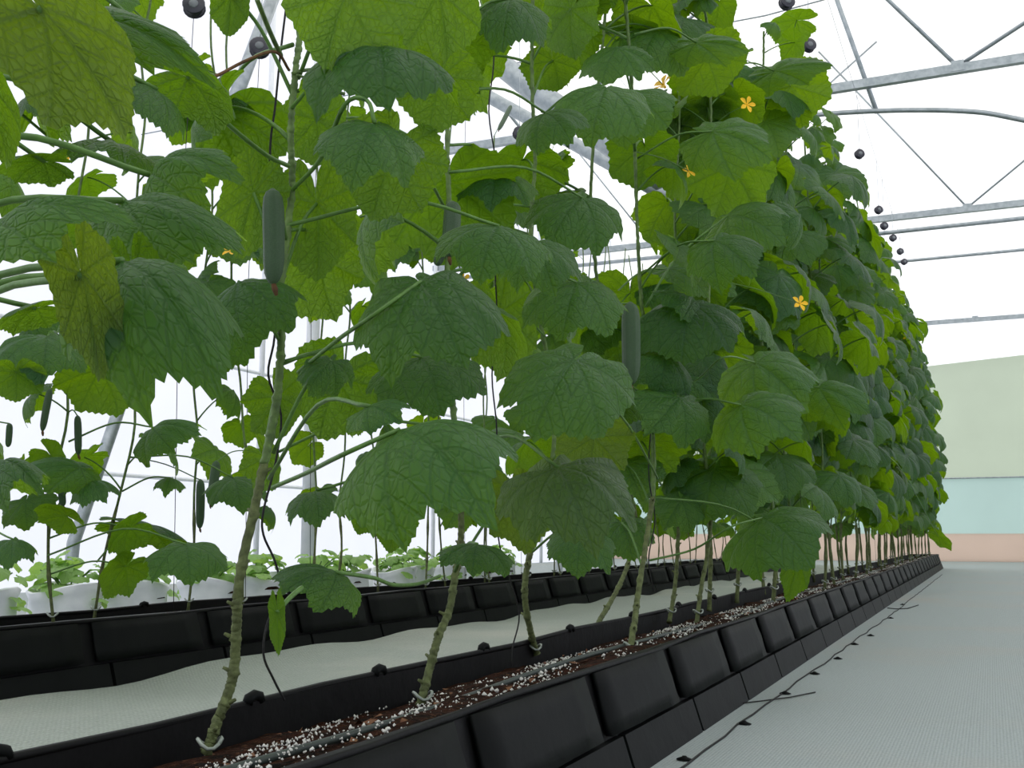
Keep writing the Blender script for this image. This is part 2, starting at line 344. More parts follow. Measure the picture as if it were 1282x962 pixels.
# ------------------------------------------------------------------ grow beds
UNIT = .525
def make_bed(xf, xb, yA, yB, label, sign=1, y_off=0.0, near=True):
    """xf: x of the top front rim (aisle side), xb: back rim. panels on the front face; sign=+1 front faces +x"""
    T = thing('grow_bed', label, 'planter', ((xf + xb) / 2, (yA + yB) / 2, 0))
    nU = int((yB - yA) / UNIT)
    zt, zm = .20, .078
    slope = .05 / .2
    def fx(z): return xf + slope * (zt - z)
    rr = random.Random(3)
    for side in (1, -1):
        for i in range(nU):
            y0 = yA + i * UNIT; y1 = y0 + UNIT
            if side < 0:
                continue
            # upper panel: slightly bowed plate with recessed joint on both ends
            b = MB(); nx, nz = 6, 4; g = .028
            vs = []; fs = []
            yy0, yy1 = y0 + g, y1 - g
            for layer in (0, 1):
                for a in range(nx + 1):
                    for c in range(nz + 1):
                        u = a / nx; w = c / nz
                        z = zm + .006 + (zt - .010 - zm) * w
                        bow = .005 * (1 - (2*u-1)**4) * (1 - .5 * (2*w-1)**2) + .002 * rr.uniform(-1, 1)
                        lean = .012 * (1 - w)
                        vs.append((fx(z) + (bow + lean * .7 if layer else -.006), yy0 + (yy1 - yy0) * u, z))
            m_ = (nx + 1) * (nz + 1)
            for a in range(nx):
                for c in range(nz):
                    p = a * (nz + 1) + c
                    fs.append((m_ + p, m_ + p + nz + 1, m_ + p + nz + 2, m_ + p + 1)); fs.append((p, p + 1, p + nz + 2, p + nz + 1))
            for a in range(nx):
                p = a * (nz + 1); q = p + nz
                fs.append((p, p + nz + 1, m_ + p + nz + 1, m_ + p)); fs.append((q, m_ + q, m_ + q + nz + 1, q + nz + 1))
            for c in range(nz):
                p = c; q = nx * (nz + 1) + c
                fs.append((p, m_ + p, m_ + p + 1, p + 1)); fs.append((q, q + 1, m_ + q + 1, m_ + q))
            b.add(vs, fs); b.obj('panel', MAT['plastic'], T)
            # lower skirt panel
            b = MB(); g = .007; off = y_off
            x0, x1 = fx(zm) + .004, fx(0) + .008
            ya, yb = y0 + g + off, y1 - g + off
            b.add([(x0, ya, zm - .004), (x1, ya, 0), (x1, yb, 0), (x0, yb, zm - .004), (x0 - .02, ya, zm - .004), (x1 - .02, ya, 0), (x1 - .02, yb, 0), (x0 - .02, yb, zm - .004)],
                  [(0, 1, 2, 3), (4, 7, 6, 5), (0, 4, 5, 1), (3, 2, 6, 7), (0, 3, 7, 4)])
            b.obj('skirt_panel', MAT['plastic'], T, False)
    # inner shell: front liner, back wall, rims
    b = MB(); L = nU * UNIT
    b.add([(fx(.195) - .012, yA, .197), (fx(0) - .012, yA, 0), (fx(0) - .012, yA + L, 0), (fx(.195) - .012, yA + L, .197)], [(0, 1, 2, 3)])
    b.box((xf - .028, yA, .0), (xf - .018, yA + L, .2)); b.obj('liner', MAT['plastic2'], T, False)
    b = MB(); b.box((xb - .01, yA, 0), (xb, yA + L, .2)); b.obj('back_wall', MAT['plastic2'], T, False)
    for (x, nm) in ((xf - .008, 'rim'), (xb - .004, 'rim')):
        pts = [(x + .004 * sin(j * 1.7), yA + L * j / 40, .200 + .003 * sin(j * 2.3)) for j in range(41)]
        b = MB(); b.tube(pts, .006, 6); b.obj(nm, MAT['plastic2'], T)
    b = MB()
    for yy in (yA, yA + L): b.box((xb - .01, yy - .006, 0), (xf + .01, yy + .006, .2))
    b.obj('end_plate', MAT['plastic2'], T, False)
    # soil
    b = MB(); nx, ny = 8, int(L / .05); vs = []; fs = []
    for j in range(ny + 1):
        for i in range(nx + 1):
            u = i / nx; x = xb + .004 + (xf - .024 - xb - .004) * u; y = yA + L * j / ny
            vs.append((x, y, .142 + .046 * min(1, u * 1.25) + rr.uniform(-.006, .006) + .006 * sin(y * 7 + x * 20)))
    for j in range(ny):
        for i in range(nx):
            p = j * (nx + 1) + i; fs.append((p, p + 1, p + nx + 2, p + nx + 1))
    b.add(vs, fs); b.obj('soil', MAT['soil'], T)
    # perlite grains
    b = MB(); cnt = 14000 if near else 1500
    for k in range(cnt):
        u = rr.random(); y = yA + L * (rr.random() ** (1.7 if near else 1.2))
        if near and sin(y * 5.1) * sin(y * 2.3 + u * 4) + .8 * sin(y * 13 + u * 9) + rr.uniform(-1, 1) < -.5: continue
        x = xb + .02 + (xf - .04 - xb - .02) * u
        z = .142 + .046 * min(1, u * 1.25) + .004
        s = rr.uniform(.0008, .0026) if rr.random() < .88 else rr.uniform(.0026, .0048)
        d = [Vector((rr.uniform(-1, 1), rr.uniform(-1, 1), rr.uniform(-1, 1))) * .35 for _ in range(6)]
        base = [(1,0,0),(-1,0,0),(0,1,0),(0,-1,0),(0,0,1),(0,0,-1)]
        b.add([Vector((x, y, z)) + (Vector(q) + d[i]) * s for i, q in enumerate(base)],
              [(0,2,4),(2,1,4),(1,3,4),(3,0,4),(2,0,5),(1,2,5),(3,1,5),(0,3,5)])
    o = b.obj('perlite', MAT['perlite'], T); o['kind'] = 'stuff'
    # scraps of dry leaf on the soil
    b = MB()
    for k in range(520 if near else 60):
        x = rr.uniform(xb + .03, xf - .05); y = yA + L * rr.random() ** 1.1; z = .142 + .046 * min(1, (x - xb) / (xf - xb) * 1.25) + .004; s = rr.uniform(.005, .013); a = rr.uniform(0, 6.3)
        q = [Vector((x + s * cos(a + h) * (1, .5)[h_ % 2], y + s * sin(a + h), z + rr.uniform(-.004, .006))) for h_, h in enumerate((0, 1.6, 3.1, 4.7))]
        b.add(q, [(0, 1, 2, 3)])
    o = b.obj('dry_scraps', MAT['debris'], T); o['kind'] = 'stuff'
    # clips along the back rim
    ys = [.92, 1.39, 1.76, 2.21, 2.75, 3.3, 3.85, 4.4, 5.0, 5.6, 6.3, 7.0] if near else [2.2 + .9 * k for k in range(8)]
    for y in ys:
        c = MB(); x = xb - .004
        c.tube([(x, y - .016, .2), (x, y - .012, .208), (x, y, .211), (x, y + .012, .208), (x, y + .016, .2)], .0085, 8)
        c.obj('rim_clip', MAT['plastic'], T)
    # irrigation hose lies on the soil and belongs to the bed
    return T
BED1 = make_bed(-.695, -1.035, .36, 16.9, 'black panelled grow bed in front, its speckled soil holding the near cucumber row', 1, .10, True)
BED2 = make_bed(-2.47, -2.81, .9, 17.0, 'black panelled grow bed behind the white cloth, farther from the path', 1, .08, False)

def hose(xc, y0, y1, label):
    pts = []; y = y0; i = 0
    while y < y1:
        pts.append((xc + .012 * sin(y * 2.1) + .006 * sin(y * 5.3), y, .187 + .003 * sin(y * 3.1))); y += .12
    b = MB(); b.tube(pts, .0055, 7); return tag(b.obj('drip_hose', MAT['hose']), label, 'hose')
hose(-.815, .45, 16.4, 'dark green drip hose lying along the soil of the front bed')
hose(-2.6, 1.1, 16.4, 'dark green drip hose lying along the soil of the back bed')

# white cloth between the beds, its far edge pulled up unevenly against the back bed
b = MB(); rr = random.Random(11); nx, ny = 14, 170; vs = []; fs = []
xa, xz, ya, yb = -1.05, -2.402, -.6, 17.2
for j in range(ny + 1):
    y = ya + (yb - ya) * j / ny
    lift = .012 + .016 * (sin(y * 3.3) * sin(y * 1.27 + 1) + .6) + .006 * sin(y * 9.1)
    for i in range(nx + 1):
        u = i / nx; x = xa + (xz - xa) * u
        z = .006 + .010 * max(0, sin(u * pi)) * (1 + .4 * sin(y * 2.2 + u * 5)) + (max(0, lift) * max(0, (u - .85) / .15) ** 1.5)
        vs.append((x, y, z))
for j in range(ny):
    for i in range(nx):
        p = j * (nx + 1) + i; fs.append((p, p + 1, p + nx + 2, p + nx + 1))
b.add(vs, fs); tag(b.obj('ground_cloth', MAT['cloth']), 'white woven ground cloth stretched between the two black beds', 'cloth')

# seam along the path with pins
pts = []; y = .8; rr = random.Random(5)
while y < 14: pts.append((-.595 + .045 * min(1, y / 7) + rr.uniform(-.006, .006), y, .003)); y += .17
b = MB(); b.tube(pts, .0022, 5); tag(b.obj('seam_cord', MAT['twine']), 'thin dark cord along the seam of the path beside the front bed', 'cord')
ordn = ['first', 'second', 'third', 'fourth', 'fifth', 'sixth', 'seventh', 'eighth', 'ninth', 'tenth', 'eleventh', 'twelfth', 'thirteenth', 'fourteenth', 'fifteenth', 'sixteenth', 'seventeenth', 'eighteenth', 'nineteenth', 'twentieth']
tens = {2: 'twenty', 3: 'thirty', 4: 'forty', 5: 'fifty', 6: 'sixty'}
def nth(i):
    if i <= 20: return ordn[i - 1]
    q, r_ = divmod(i, 10)
    return (tens[q] + '-' + ordn[r_ - 1]) if r_ else tens[q][:-1] + 'ieth'
for k, (px, py) in enumerate(((857, 953), (932, 908), (983, 870), (1020, 845), (1049, 826), (1070, 808), (1090, 797), (1115, 775), (1130, 758))):
    p = atZ(px, py, 0); b = MB()
    b.lathe([(.004, .0), (.017, .001), (.017, .003), (.006, .007), (.004, .009)], (0, 0, 0), 9)
    o = b.obj('ground_pin', MAT['plastic']); o.location = (p.x, p.y, .001); o.scale = (1, .6, 1)
    tag(o, 'black round ground pin on the path seam, %s from the front' % nth(k + 1), 'pin', 'pins on the path seam')
b = MB(); b.tube([(-.645, 3.0, .003), (-.60, 3.05, .005), (-.54, 3.16, .004), (-.49, 3.3, .003)], .002, 5); tag(b.obj('loose_thread', MAT['twine']), 'loose dark thread lying across the path seam by the third pin', 'thread')
b = MB(); b.tube([(-.62, 7.3, .003), (-.56, 7.2, .005), (-.5, 7.3, .004), (-.46, 7.7, .003)], .003, 5); tag(b.obj('loose_thread', MAT['twine']), 'dark thread looped at the far end of the path seam', 'thread')

# ------------------------------------------------------------------ leaves
CTRL = [(0, 1.0), (6, .965), (15, .90), (28, .835), (42, .875), (53, .95), (62, .875), (76, .765), (90, .775), (102, .845), (112, .775), (128, .68), (146, .64), (160, .55), (171, .33), (180, .10)]
def leaf_r(deg):
    deg = abs(deg)
    for (a, ra), (c, rc) in zip(CTRL, CTRL[1:]):
        if deg <= c:
            u = (deg - a) / (c - a); return ra + (rc - ra) * u
    return CTRL[-1][1]
def leaf_geometry(seed, k0=.9, k1=.2, k2=0.0, s0=0.0, s1=0.0, rip=.05, nr=9, ntheta=64, side=0.0, tear=0):
    rr = random.Random(seed); b = MB(); vs = [(0, 0, 0)]; uv = [(.5, .5)]; fs = []
    ph = [rr.uniform(0, 6.28) for _ in range(4)]; asym = [rr.uniform(.92, 1.08) for _ in range(ntheta)]
    veins = [radians(v) for v in (0, 52, -52, 102, -102, 143, -143)]
    for j in range(1, nr + 1):
        for i in range(ntheta):
            th = -pi + 2 * pi * (i + .5) / ntheta
            r_ = leaf_r(math.degrees(th)); e = j / nr
            if j == nr: r_ *= 1 + (.030 if i % 2 else -.018) * asym[i]
            r_ *= 1 + .05 * sin(2 * th + ph[0]) * e
            rho = r_ * e
            k = k0 + k1 * cos(th) + k2 * cos(2 * th) + side * sin(th)
            s = s0 + s1 * cos(th)
            if abs(k) < 1e-4: hh, zz = rho * cos(s), -rho * sin(s)
            else: hh, zz = (sin(s + k * rho) - sin(s)) / k, (cos(s + k * rho) - cos(s)) / k
            x, y, z = hh * sin(th), hh * cos(th), zz
            z += rip * e * e * (sin(5 * th + ph[1]) * .5 + sin(9 * th + ph[2]) * .35 + sin(15 * th + ph[3]) * .18)
            dv = min(abs(rho * sin(min(1.5, abs(math.atan2(sin(th - v), cos(th - v)))))) for v in veins)
            z += .030 * (1 - math.exp(-(dv / .07) ** 2)) * min(1, rho * 3) - .015
            vs.append((x, y, z)); uv.append((.5 + .5 * rho * sin(th), .5 + .5 * rho * cos(th)))
    for i in range(ntheta):
        if i == ntheta - 1: continue                      # the sinus stays open
        fs.append((0, 1 + (i + 1) % ntheta, 1 + i))
        for j in range(nr - 1):
            a = 1 + j * ntheta; c = a + ntheta
            fs.append((a + i, a + i + 1, c + i + 1, c + i))
    b.v = vs; b.f = fs; b.uv = uv
    return b
def fix_up(b):      # make face normals point to the upper side
    b.f = [tuple(f) for f in b.f]
    v = b.v; tot = 0
    for f in b.f[:40]:
        p, q, r_ = (Vector(v[f[i]]) for i in range(3)); tot += (q - p).cross(r_ - p).z
    if tot < 0: b.f = [tuple(reversed(f)) for f in b.f]
    return b
def consistent(b):
    v = b.v; out = []
    for f in b.f:
        # orientation in the flat layout
        P = [Vector((b.uv[i][0], b.uv[i][1], 0)) for i in f]
        a = sum(P[i].x * P[(i + 1) % len(P)].y - P[(i + 1) % len(P)].x * P[i].y for i in range(len(P)))
        out.append(f if a > 0 else tuple(reversed(f)))
    b.f = out; return b

VAR = []
for sd in range(14):
    r0 = random.Random(100 + sd)
    g = consistent(leaf_geometry(sd, k0=r0.uniform(.55, 1.25), k1=r0.uniform(-.2, .5), k2=r0.uniform(-.45, .35), s0=r0.uniform(-.1, .3), rip=r0.uniform(.04, .10), side=r0.uniform(-.25, .25)))
    me = g.mesh('leaf', MAT['leaf'])
    # petiole in leaf space, reaching back to the stem
    dl = radians(r0.uniform(30, 48)); L = r0.uniform(.9, 1.45)
    # world-ish vector from blade to stem: back (-out) and down, expressed in leaf axes pitched down by dl
    def loc(o, u): return Vector((0, o * cos(dl) - u * sin(dl), o * sin(dl) + u * cos(dl)))
    side = r0.uniform(-.2, .2)
    E = loc(-L * .82, -L * .55); E.x = side
    ctl = loc(-L * .40, -L * .08); ctl.x = side * .3
    pts = []
    for q in range(8):
        u = q / 7; pts.append(E * (u * u) + ctl * (2 * u * (1 - u)))
    pb = MB(); pb.tube(pts, [.015 + .010 * q / 7 for q in range(8)], 5)
    VAR.append((me, pb.mesh('petiole', MAT['petiole']), E, dl))

def put_leaf(plant, node, az, size, rr, pitch=None):
    me, pm, E, dl = VAR[rr.randrange(len(VAR))]
    pit = dl + rr.gauss(0, .12) if pitch is None else pitch
    out = Vector((cos(az), sin(az), 0)); yv = out * cos(pit) - Vector((0, 0, 1)) * sin(pit)
    xv = yv.cross(Vector((0, 0, 1))).normalized(); roll = rr.gauss(0, .28)
    zv = xv.cross(yv).normalized()
    q = Quaternion(yv, roll); xv = q @ xv; zv = q @ zv
    w = size * rr.uniform(.95, 1.15)
    Rm = Matrix(((xv.x, yv.x, zv.x), (xv.y, yv.y, zv.y), (xv.z, yv.z, zv.z))) @ Matrix.Diagonal((w, size, size))
    O = node - Rm @ E
    o = bpy.data.objects.new('leaf', me); COL.objects.link(o); o.parent = plant
    mw = Matrix.Translation(O) @ Rm.to_4x4()
    base = WORLD[plant.name]
    o.matrix_local = base.inverted() @ mw
    p = bpy.data.objects.new('petiole', pm); COL.objects.link(p); p.parent = o
    return o

class Plant: pass
PLANTS = []
def make_plant(path, label, group, near=False, rtop=.004, rbase=.009):
    base = Vector(path[0]); T = thing('cucumber_vine', label, 'plant', base, group)
    P = Plant(); P.T = T; P.base = base; P.path = spline(path, 6 if near else 4); P.used = set(); PLANTS.append(P)
    pts = P.path; rr = random.Random(int(base.y * 977 + base.x * 131))
    if near:        # swollen nodes along the stem
        dense = []; rad = []; acc = 0
        for i in range(len(pts) - 1):
            for j in range(4):
                u = j / 4; dense.append(pts[i].lerp(pts[i+1], u) + Vector((rr.gauss(0, .0006), rr.gauss(0, .0006), 0)))
        L = len(dense)
        for i in range(L):
            t_ = i / L; bulge = 1.28 if i % 17 == 0 else 1.12 if i % 17 in (1, 16) else 1.0
            rad.append((rbase + (rtop - rbase) * min(1, t_ * 1.6)) * bulge)
        low = [i for i in range(L) if dense[i].z < .55]
        k = (low[-1] if low else 2) + 1
        b = MB(); b.tube(dense[:k + 1], rad[:k + 1], 8)
        for i in range(17, k, 17):           # stubs of removed leaves
            a = rr.uniform(0, 6.3); q = dense[i]; b.tube([q, q + Vector((cos(a), sin(a), .5)) * rad[i] * 1.7], [rad[i] * .5, rad[i] * .25], 6)
        s1 = b.obj('lower_stem', MAT['woody'], T)
        b = MB(); b.tube(dense[k:], rad[k:], 8); b.obj('stem', MAT['stem'], T)
    else:
        k = max(2, sum(1 for p in pts if p.z < .5))
        b = MB(); b.tube(pts[:k + 1], [rbase * (1.25 if i % 3 == 0 else .85) for i in range(k + 1)], 5); b.obj('lower_stem', MAT['woody'], T)
        b = MB(); b.tube(pts[k:], rtop * 1.1, 5); b.obj('stem', MAT['stem'], T)
    # clear plastic clip at the foot
    f = pts[1] if not near else pts[2]
    b = MB()
    for q in range(1):
        ring = [f + Vector((cos(a) * .016, sin(a) * .016, .006 * sin(2 * a) + .012 * q)) for a in [2*pi*w/12 for w in range(13)]]
        b.tube(ring, .0028, 5)
    b.obj('stem_clip', MAT['clip'], T)
    return P

FRUIT = None
def fruit_mesh(seed):
    rr = random.Random(seed); b = MB(); n = 12; vs = []; fs = []
    prof = [(-.0, .12), (-.015, .30), (-.04, .62), (-.10, .88), (-.2, 1.0), (-.4, 1.03), (-.6, 1.0), (-.78, .97), (-.88, .85), (-.95, .62), (-.985, .38), (-1, .16)]
    bend = rr.uniform(-.05, .05)
    for z, r_ in prof:
        off = bend * (1 - (2*z + 1)**2)
        for k in range(n):
            a = 2*pi*k/n; q = r_ * (1 + (.05 if k % 2 else -.02)) * .5
            vs.append((q*cos(a) + off, q*sin(a), z))
    for i in range(len(prof)-1):
        for k in range(n): fs.append((i*n+k, (i+1)*n+k, (i+1)*n+(k+1)%n, i*n+(k+1)%n))
    fs.append(tuple(range(n))); fs.append(tuple((len(prof)-1)*n+k for k in range(n-1,-1,-1)))
    b.add(vs, fs); return b.mesh('cucumber', MAT['fruit'])
FR = [fruit_mesh(i) for i in range(3)]
def flower_mesh():
    b = MB()
    for k in range(5):
        a = 2*pi*k/5; ca, sa = cos(a), sin(a)
        def pt(r_, w, z): return (r_*ca - w*sa, r_*sa + w*ca, z)
        b.add([pt(.08, -.06, 0), pt(.08, .06, 0), pt(.55, .26, .22), pt(.55, -.26, .22), pt(1.0, 0.0, .12), pt(.55, 0, .14), pt(.85, .17, .2), pt(.85, -.17, .2)],
              [(0, 1, 5), (1, 2, 5), (5, 3, 0), (5, 2, 6), (5, 6, 4), (5, 4, 7), (5, 7, 3)])
    b.lathe([(.05, -.35), (.10, -.3), (.12, 0), (.07, .12), (.02, .14)], (0, 0, 0), 6)
    return b.mesh('flower', MAT['flower'])
FLW = flower_mesh()
def nearest(p, plants=None, want=.0):
    best = None
    for P in plants or PLANTS:
        for q in P.path[2:]:
            d = (q - p).length; c = abs(d - want) + (1.2 * max(0, q.z - p.z + .01) if want else 0)
            if best is None or c < best[0]: best = (c, P, q)
    return best[1], best[2]
def add_fruit(p0, p1, w, plants=None, tip=True):
    P, q = nearest(p0, plants); L = (p1 - p0).length
    o = bpy.data.objects.new('cucumber', FR[int(p0.y * 100) % 3]); COL.objects.link(o); o.parent = P.T
    z = (p0 - p1).normalized(); x = z.orthogonal().normalized(); y = z.cross(x)
    mw = Matrix.Translation(p0) @ Matrix(((x.x, y.x, z.x), (x.y, y.y, z.y), (x.z, y.z, z.z))).to_4x4() @ Matrix.Diagonal((w, w, L, 1))
    o.matrix_local = WORLD[P.T.name].inverted() @ mw
    b = MB(); m_ = p0.lerp(q, .5) + Vector((0, 0, .012)); b.tube(spline([q, m_, p0 - z * L * .02], 4), .0022, 5)
    s = b.obj('fruit_stalk', MAT['petiole']); s.parent = o; s.matrix_parent_inverse = mw.inverted()
    if tip:
        b = MB(); e = p1; b.tube([e + z * .002, e - z * .006 + x * .002, e - z * .014 + x * .004], [.0028, .004, .002], 6)
        s = b.obj('withered_tip', MAT['brown']); s.parent = o; s.matrix_parent_inverse = mw.inverted()
def add_flower(p, r_, plants=None, face=None):
    P, q = nearest(p, plants)
    z = (face or Vector((R.uniform(-.3, .8), R.uniform(-1, -.2), R.uniform(-.2, .5)))).normalized(); x = z.orthogonal().normalized(); y = z.cross(x)
    mw = Matrix.Translation(p) @ Matrix(((x.x, y.x, z.x), (x.y, y.y, z.y), (x.z, y.z, z.z))).to_4x4() @ Matrix.Scale(r_, 4)
    o = bpy.data.objects.new('flower', FLW); COL.objects.link(o); o.parent = P.T; o.matrix_local = WORLD[P.T.name].inverted() @ mw
    if (p - q).length < .5:
        b = MB(); b.tube(spline([q, p.lerp(q, .5) + Vector((0, 0, .01)), p], 3), .0016, 4); s = b.obj('flower_stalk', MAT['petiole']); s.parent = o; s.matrix_parent_inverse = mw.inverted()

# --- the vines one can follow with the eye (points read off the photograph on the row's plane)
def pathpx(pts, X0, X1):
    n_ = len(pts) - 1
    return [atX(px, py, X0 + (X1 - X0) * i / n_) for i, (px, py) in enumerate(pts)]
def clamp_base(path, zb=.165):
    path[0].z = zb; return path
HERO = []
def hp(pts, X0, X1, label, rb=.010, top=None):
    path = clamp_base(pathpx(pts, X0, X1))
    e = path[-1]; d = Vector((0.0, .02, 1)).normalized()
    while e.z < 2.55:
        e = e + Vector((R.uniform(-.03, .03), R.uniform(-.02, .06), .3)); path.append(e)
    P = make_plant(path, label, 'near row of cucumber vines', True, .0048, rb); HERO.append(P); return P
V0 = make_plant([(-.86, .56, .165), (-.85, .57, .4), (-.88, .56, .7), (-.84, .58, 1.0), (-.86, .60, 1.4), (-.86, .62, 1.9), (-.86, .64, 2.6)], 'cucumber vine whose big leaves hang in from the left edge, foot out of view', 'near row of cucumber vines', True)
V1 = hp([(258, 938), (272, 905), (291, 850), (296, 790), (299, 730), (318, 640), (333, 570), (346, 505), (352, 430), (351, 360), (360, 290), (366, 225), (364, 165), (370, 90), (376, 30), (372, -40)], -.975, -.885, 'cucumber vine with stout knobbly stem at the front, long cucumber hanging beside it', .0075)
V2 = hp([(526, 884), (536, 845), (548, 800), (562, 765), (570, 720), (577, 680), (575, 600), (568, 520), (560, 430), (560, 330), (562, 250), (560, 170), (568, 60), (566, -40)], -.905, -.9, 'cucumber vine with crooked stem in a clear collar, second along the front bed', .0078)
V3 = hp([(672, 822), (664, 790), (657, 745), (662, 700), (678, 650), (690, 590), (694, 500), (676, 400), (664, 300), (670, 200), (666, 100), (668, -30)], -1.03, -.95, 'cucumber vine leaning right between the crooked stem and the cloth side', .0082)
V5 = hp([(787, 826), (795, 775), (800, 735), (812, 660), (818, 600), (816, 520), (812, 440), (803, 380), (798, 290), (795, 190), (790, 90), (780, -30)], -.80, -.86, 'cucumber vine beside the path edge with cucumber hanging at mid height', .0082)
V4 = hp([(742, 798), (752, 775), (772, 740), (788, 700), (796, 650), (775, 560), (762, 440), (745, 330), (740, 230), (750, 100), (760, -20)], -1.06, -1.0, 'cucumber vine slanting right out of the soil at the cloth side of the front bed', .0082)
V6 = hp([(838, 782), (845, 735), (848, 690), (850, 620), (845, 520), (850, 400), (845, 280), (850, 150), (850, 10)], -1.0, -.95, 'slim cucumber vine directly left of the paired upright stems', .0078)
V7 = hp([(872, 780), (878, 735), (886, 690), (890, 630), (880, 540), (886, 440), (888, 330), (890, 210), (888, 60)], -.90, -.85, 'cucumber vine on the right of the paired upright stems', .0078)

# --- the rest of the near row
rr1 = random.Random(21); yy = 4.25; idx = 8; ROW1 = []
while yy < 16.6:
    for X in (-1.02, -.80):
        y = yy + rr1.uniform(-.1, .1) + (.25 if X > -.9 else 0)
        x = X + rr1.uniform(-.03, .03); idx += 1
        pth = [(x, y, .165)]
        z = .165; cx = x; cy = y
        tx = -.88 + (.06 if X > -.9 else -.08)
        ztop = min(3.1, 2.5 + .11 * (y - 4)) + .06
        while z < ztop:
            z += min(.24, max(.08, ztop - z)); cx += (tx - cx) * .12 + rr1.uniform(-.025, .025); cy += rr1.uniform(-.03, .03); pth.append((cx, cy, z))
        near = y < 5.5
        P = make_plant(pth, 'cucumber vine in the dense near row, %s from the front of the bed' % nth(idx), 'near row of cucumber vines', near, .0048, .009)
        P.x0 = X; ROW1.append(P)
    yy += .57
# --- the back row
rr2 = random.Random(31); ROW2 = []; idx = 0
feet = [(-2.68, 2.2), (-2.56, 2.45), (-2.677, 2.72), (-2.7, 3.2), (-2.53, 3.3), (-2.6, 3.85), (-2.72, 4.2), (-2.74, 4.62), (-2.55, 4.75), (-2.7, 5.26), (-2.55, 5.5)]
yy = 5.8
while yy < 16.6:
    feet += [(-2.72, yy), (-2.55, yy + .25)]; yy += .55
for (x, y) in feet:
    idx += 1; pth = [(x, y, .165)]; z = .165; cx, cy = x, y
    while z < 2.75:
        z += .22; cx += rr2.uniform(-.03, .03) + (-2.64 - cx) * .1; cy += rr2.uniform(-.03, .03); pth.append((cx, cy, z))
    P = make_plant(pth, 'cucumber vine rising from the back bed, %s from the left end' % nth(idx), 'back row of cucumber vines', False, .0042, .0058)
    ROW2.append(P)

# places where the photograph shows sky between the vines: nothing grows there
OPEN = [(150, 0, 330, 75), (265, 90, 345, 190), (590, 90, 705, 200), (20, 130, 130, 190), (100, 590, 190, 655), (110, 490, 200, 560), (250, 490, 290, 520), (350, 420, 440, 470), (440, 590, 540, 690), (560, 430, 620, 520), (480, 190, 560, 260), (725, 250, 800, 370)]
def in_gap(p):
    q = p - CAMP; f_ = q.dot(cf)
    x = PCX + F * q.dot(cr) / f_; y = PCY - F * q.dot(cu) / f_; m_ = .055 * F / f_
    return any(a - m_ < x < c + m_ and b_ - m_ < y < d + m_ for a, b_, c, d in OPEN)
def foliage(P, z0, z1, step, size, azf, rr, keep=1.0):
    z = z0; i = 0
    pth = P.path
    while z < z1:
        if rr.random() < keep:
            q = min(pth, key=lambda v: abs(v.z - z)); k = pth.index(q)
            nq = pth[min(k + 1, len(pth) - 1)]; node = q.lerp(nq, max(0, min(1, (z - q.z) / max(.01, nq.z - q.z))))
            sz = size * rr.uniform(.78, 1.15) * (1 if z < z1 - .5 else max(.45, (z1 - z) / .5 * .55 + .45)) * (.8 if z < .8 else 1)
            a_ = azf(i, rr)
            if cos(a_) > .2 and P.base.y > 4: sz *= 1.30 - .13 * z
            if P.base.x > -2 and P.base.y > 4 or not in_gap(node + Vector((cos(a_), sin(a_), 0)) * .22):
                put_leaf(P.T, node, a_, sz, rr)
        z += step * rr.uniform(.8, 1.2); i += 1

def az_row1(i, r):
    k = r.random()
    if k < .52: return r.gauss(-.25, .55)
    if k < .85: return pi + r.gauss(0, .6)
    return r.choice((-1, 1)) * pi / 2 + r.gauss(0, .4)
def az_far(i, r): return pi + r.gauss(0, .75) if r.random() < .8 else pi / 2 + r.gauss(0, .4)
def az_any(i, r): return (pi if i % 2 else 0) + r.gauss(0, .8)
rf = random.Random(77)
for P in ROW1:
    d = P.base.y
    foliage(P, .50 + rf.uniform(-.05, .1), min(3.08, 2.5 + .11 * (d - 4)) + rf.uniform(-.12, .12), .080, .188, az_row1, rf)
for P in (V1, V2, V3, V4, V5, V6, V7):
    foliage(P, .62, 2.7, .095, .165, az_far, rf, {1: .5, 2: .65}.get(HERO.index(P) + 1, .85))
foliage(V6, .50, 2.45, .085, .165, az_row1, rf, .8); foliage(V7, .50, 2.45, .085, .165, az_row1, rf, .8); foliage(V5, .60, 2.8, .13, .15, az_row1, rf, .6); foliage(V4, .55, 2.8, .11, .16, az_row1, rf, .6)
for P in ROW2:
    foliage(P, .48, 2.6, .10, .150, az_any, rf, .72 if P.base.y < 6 else .8)

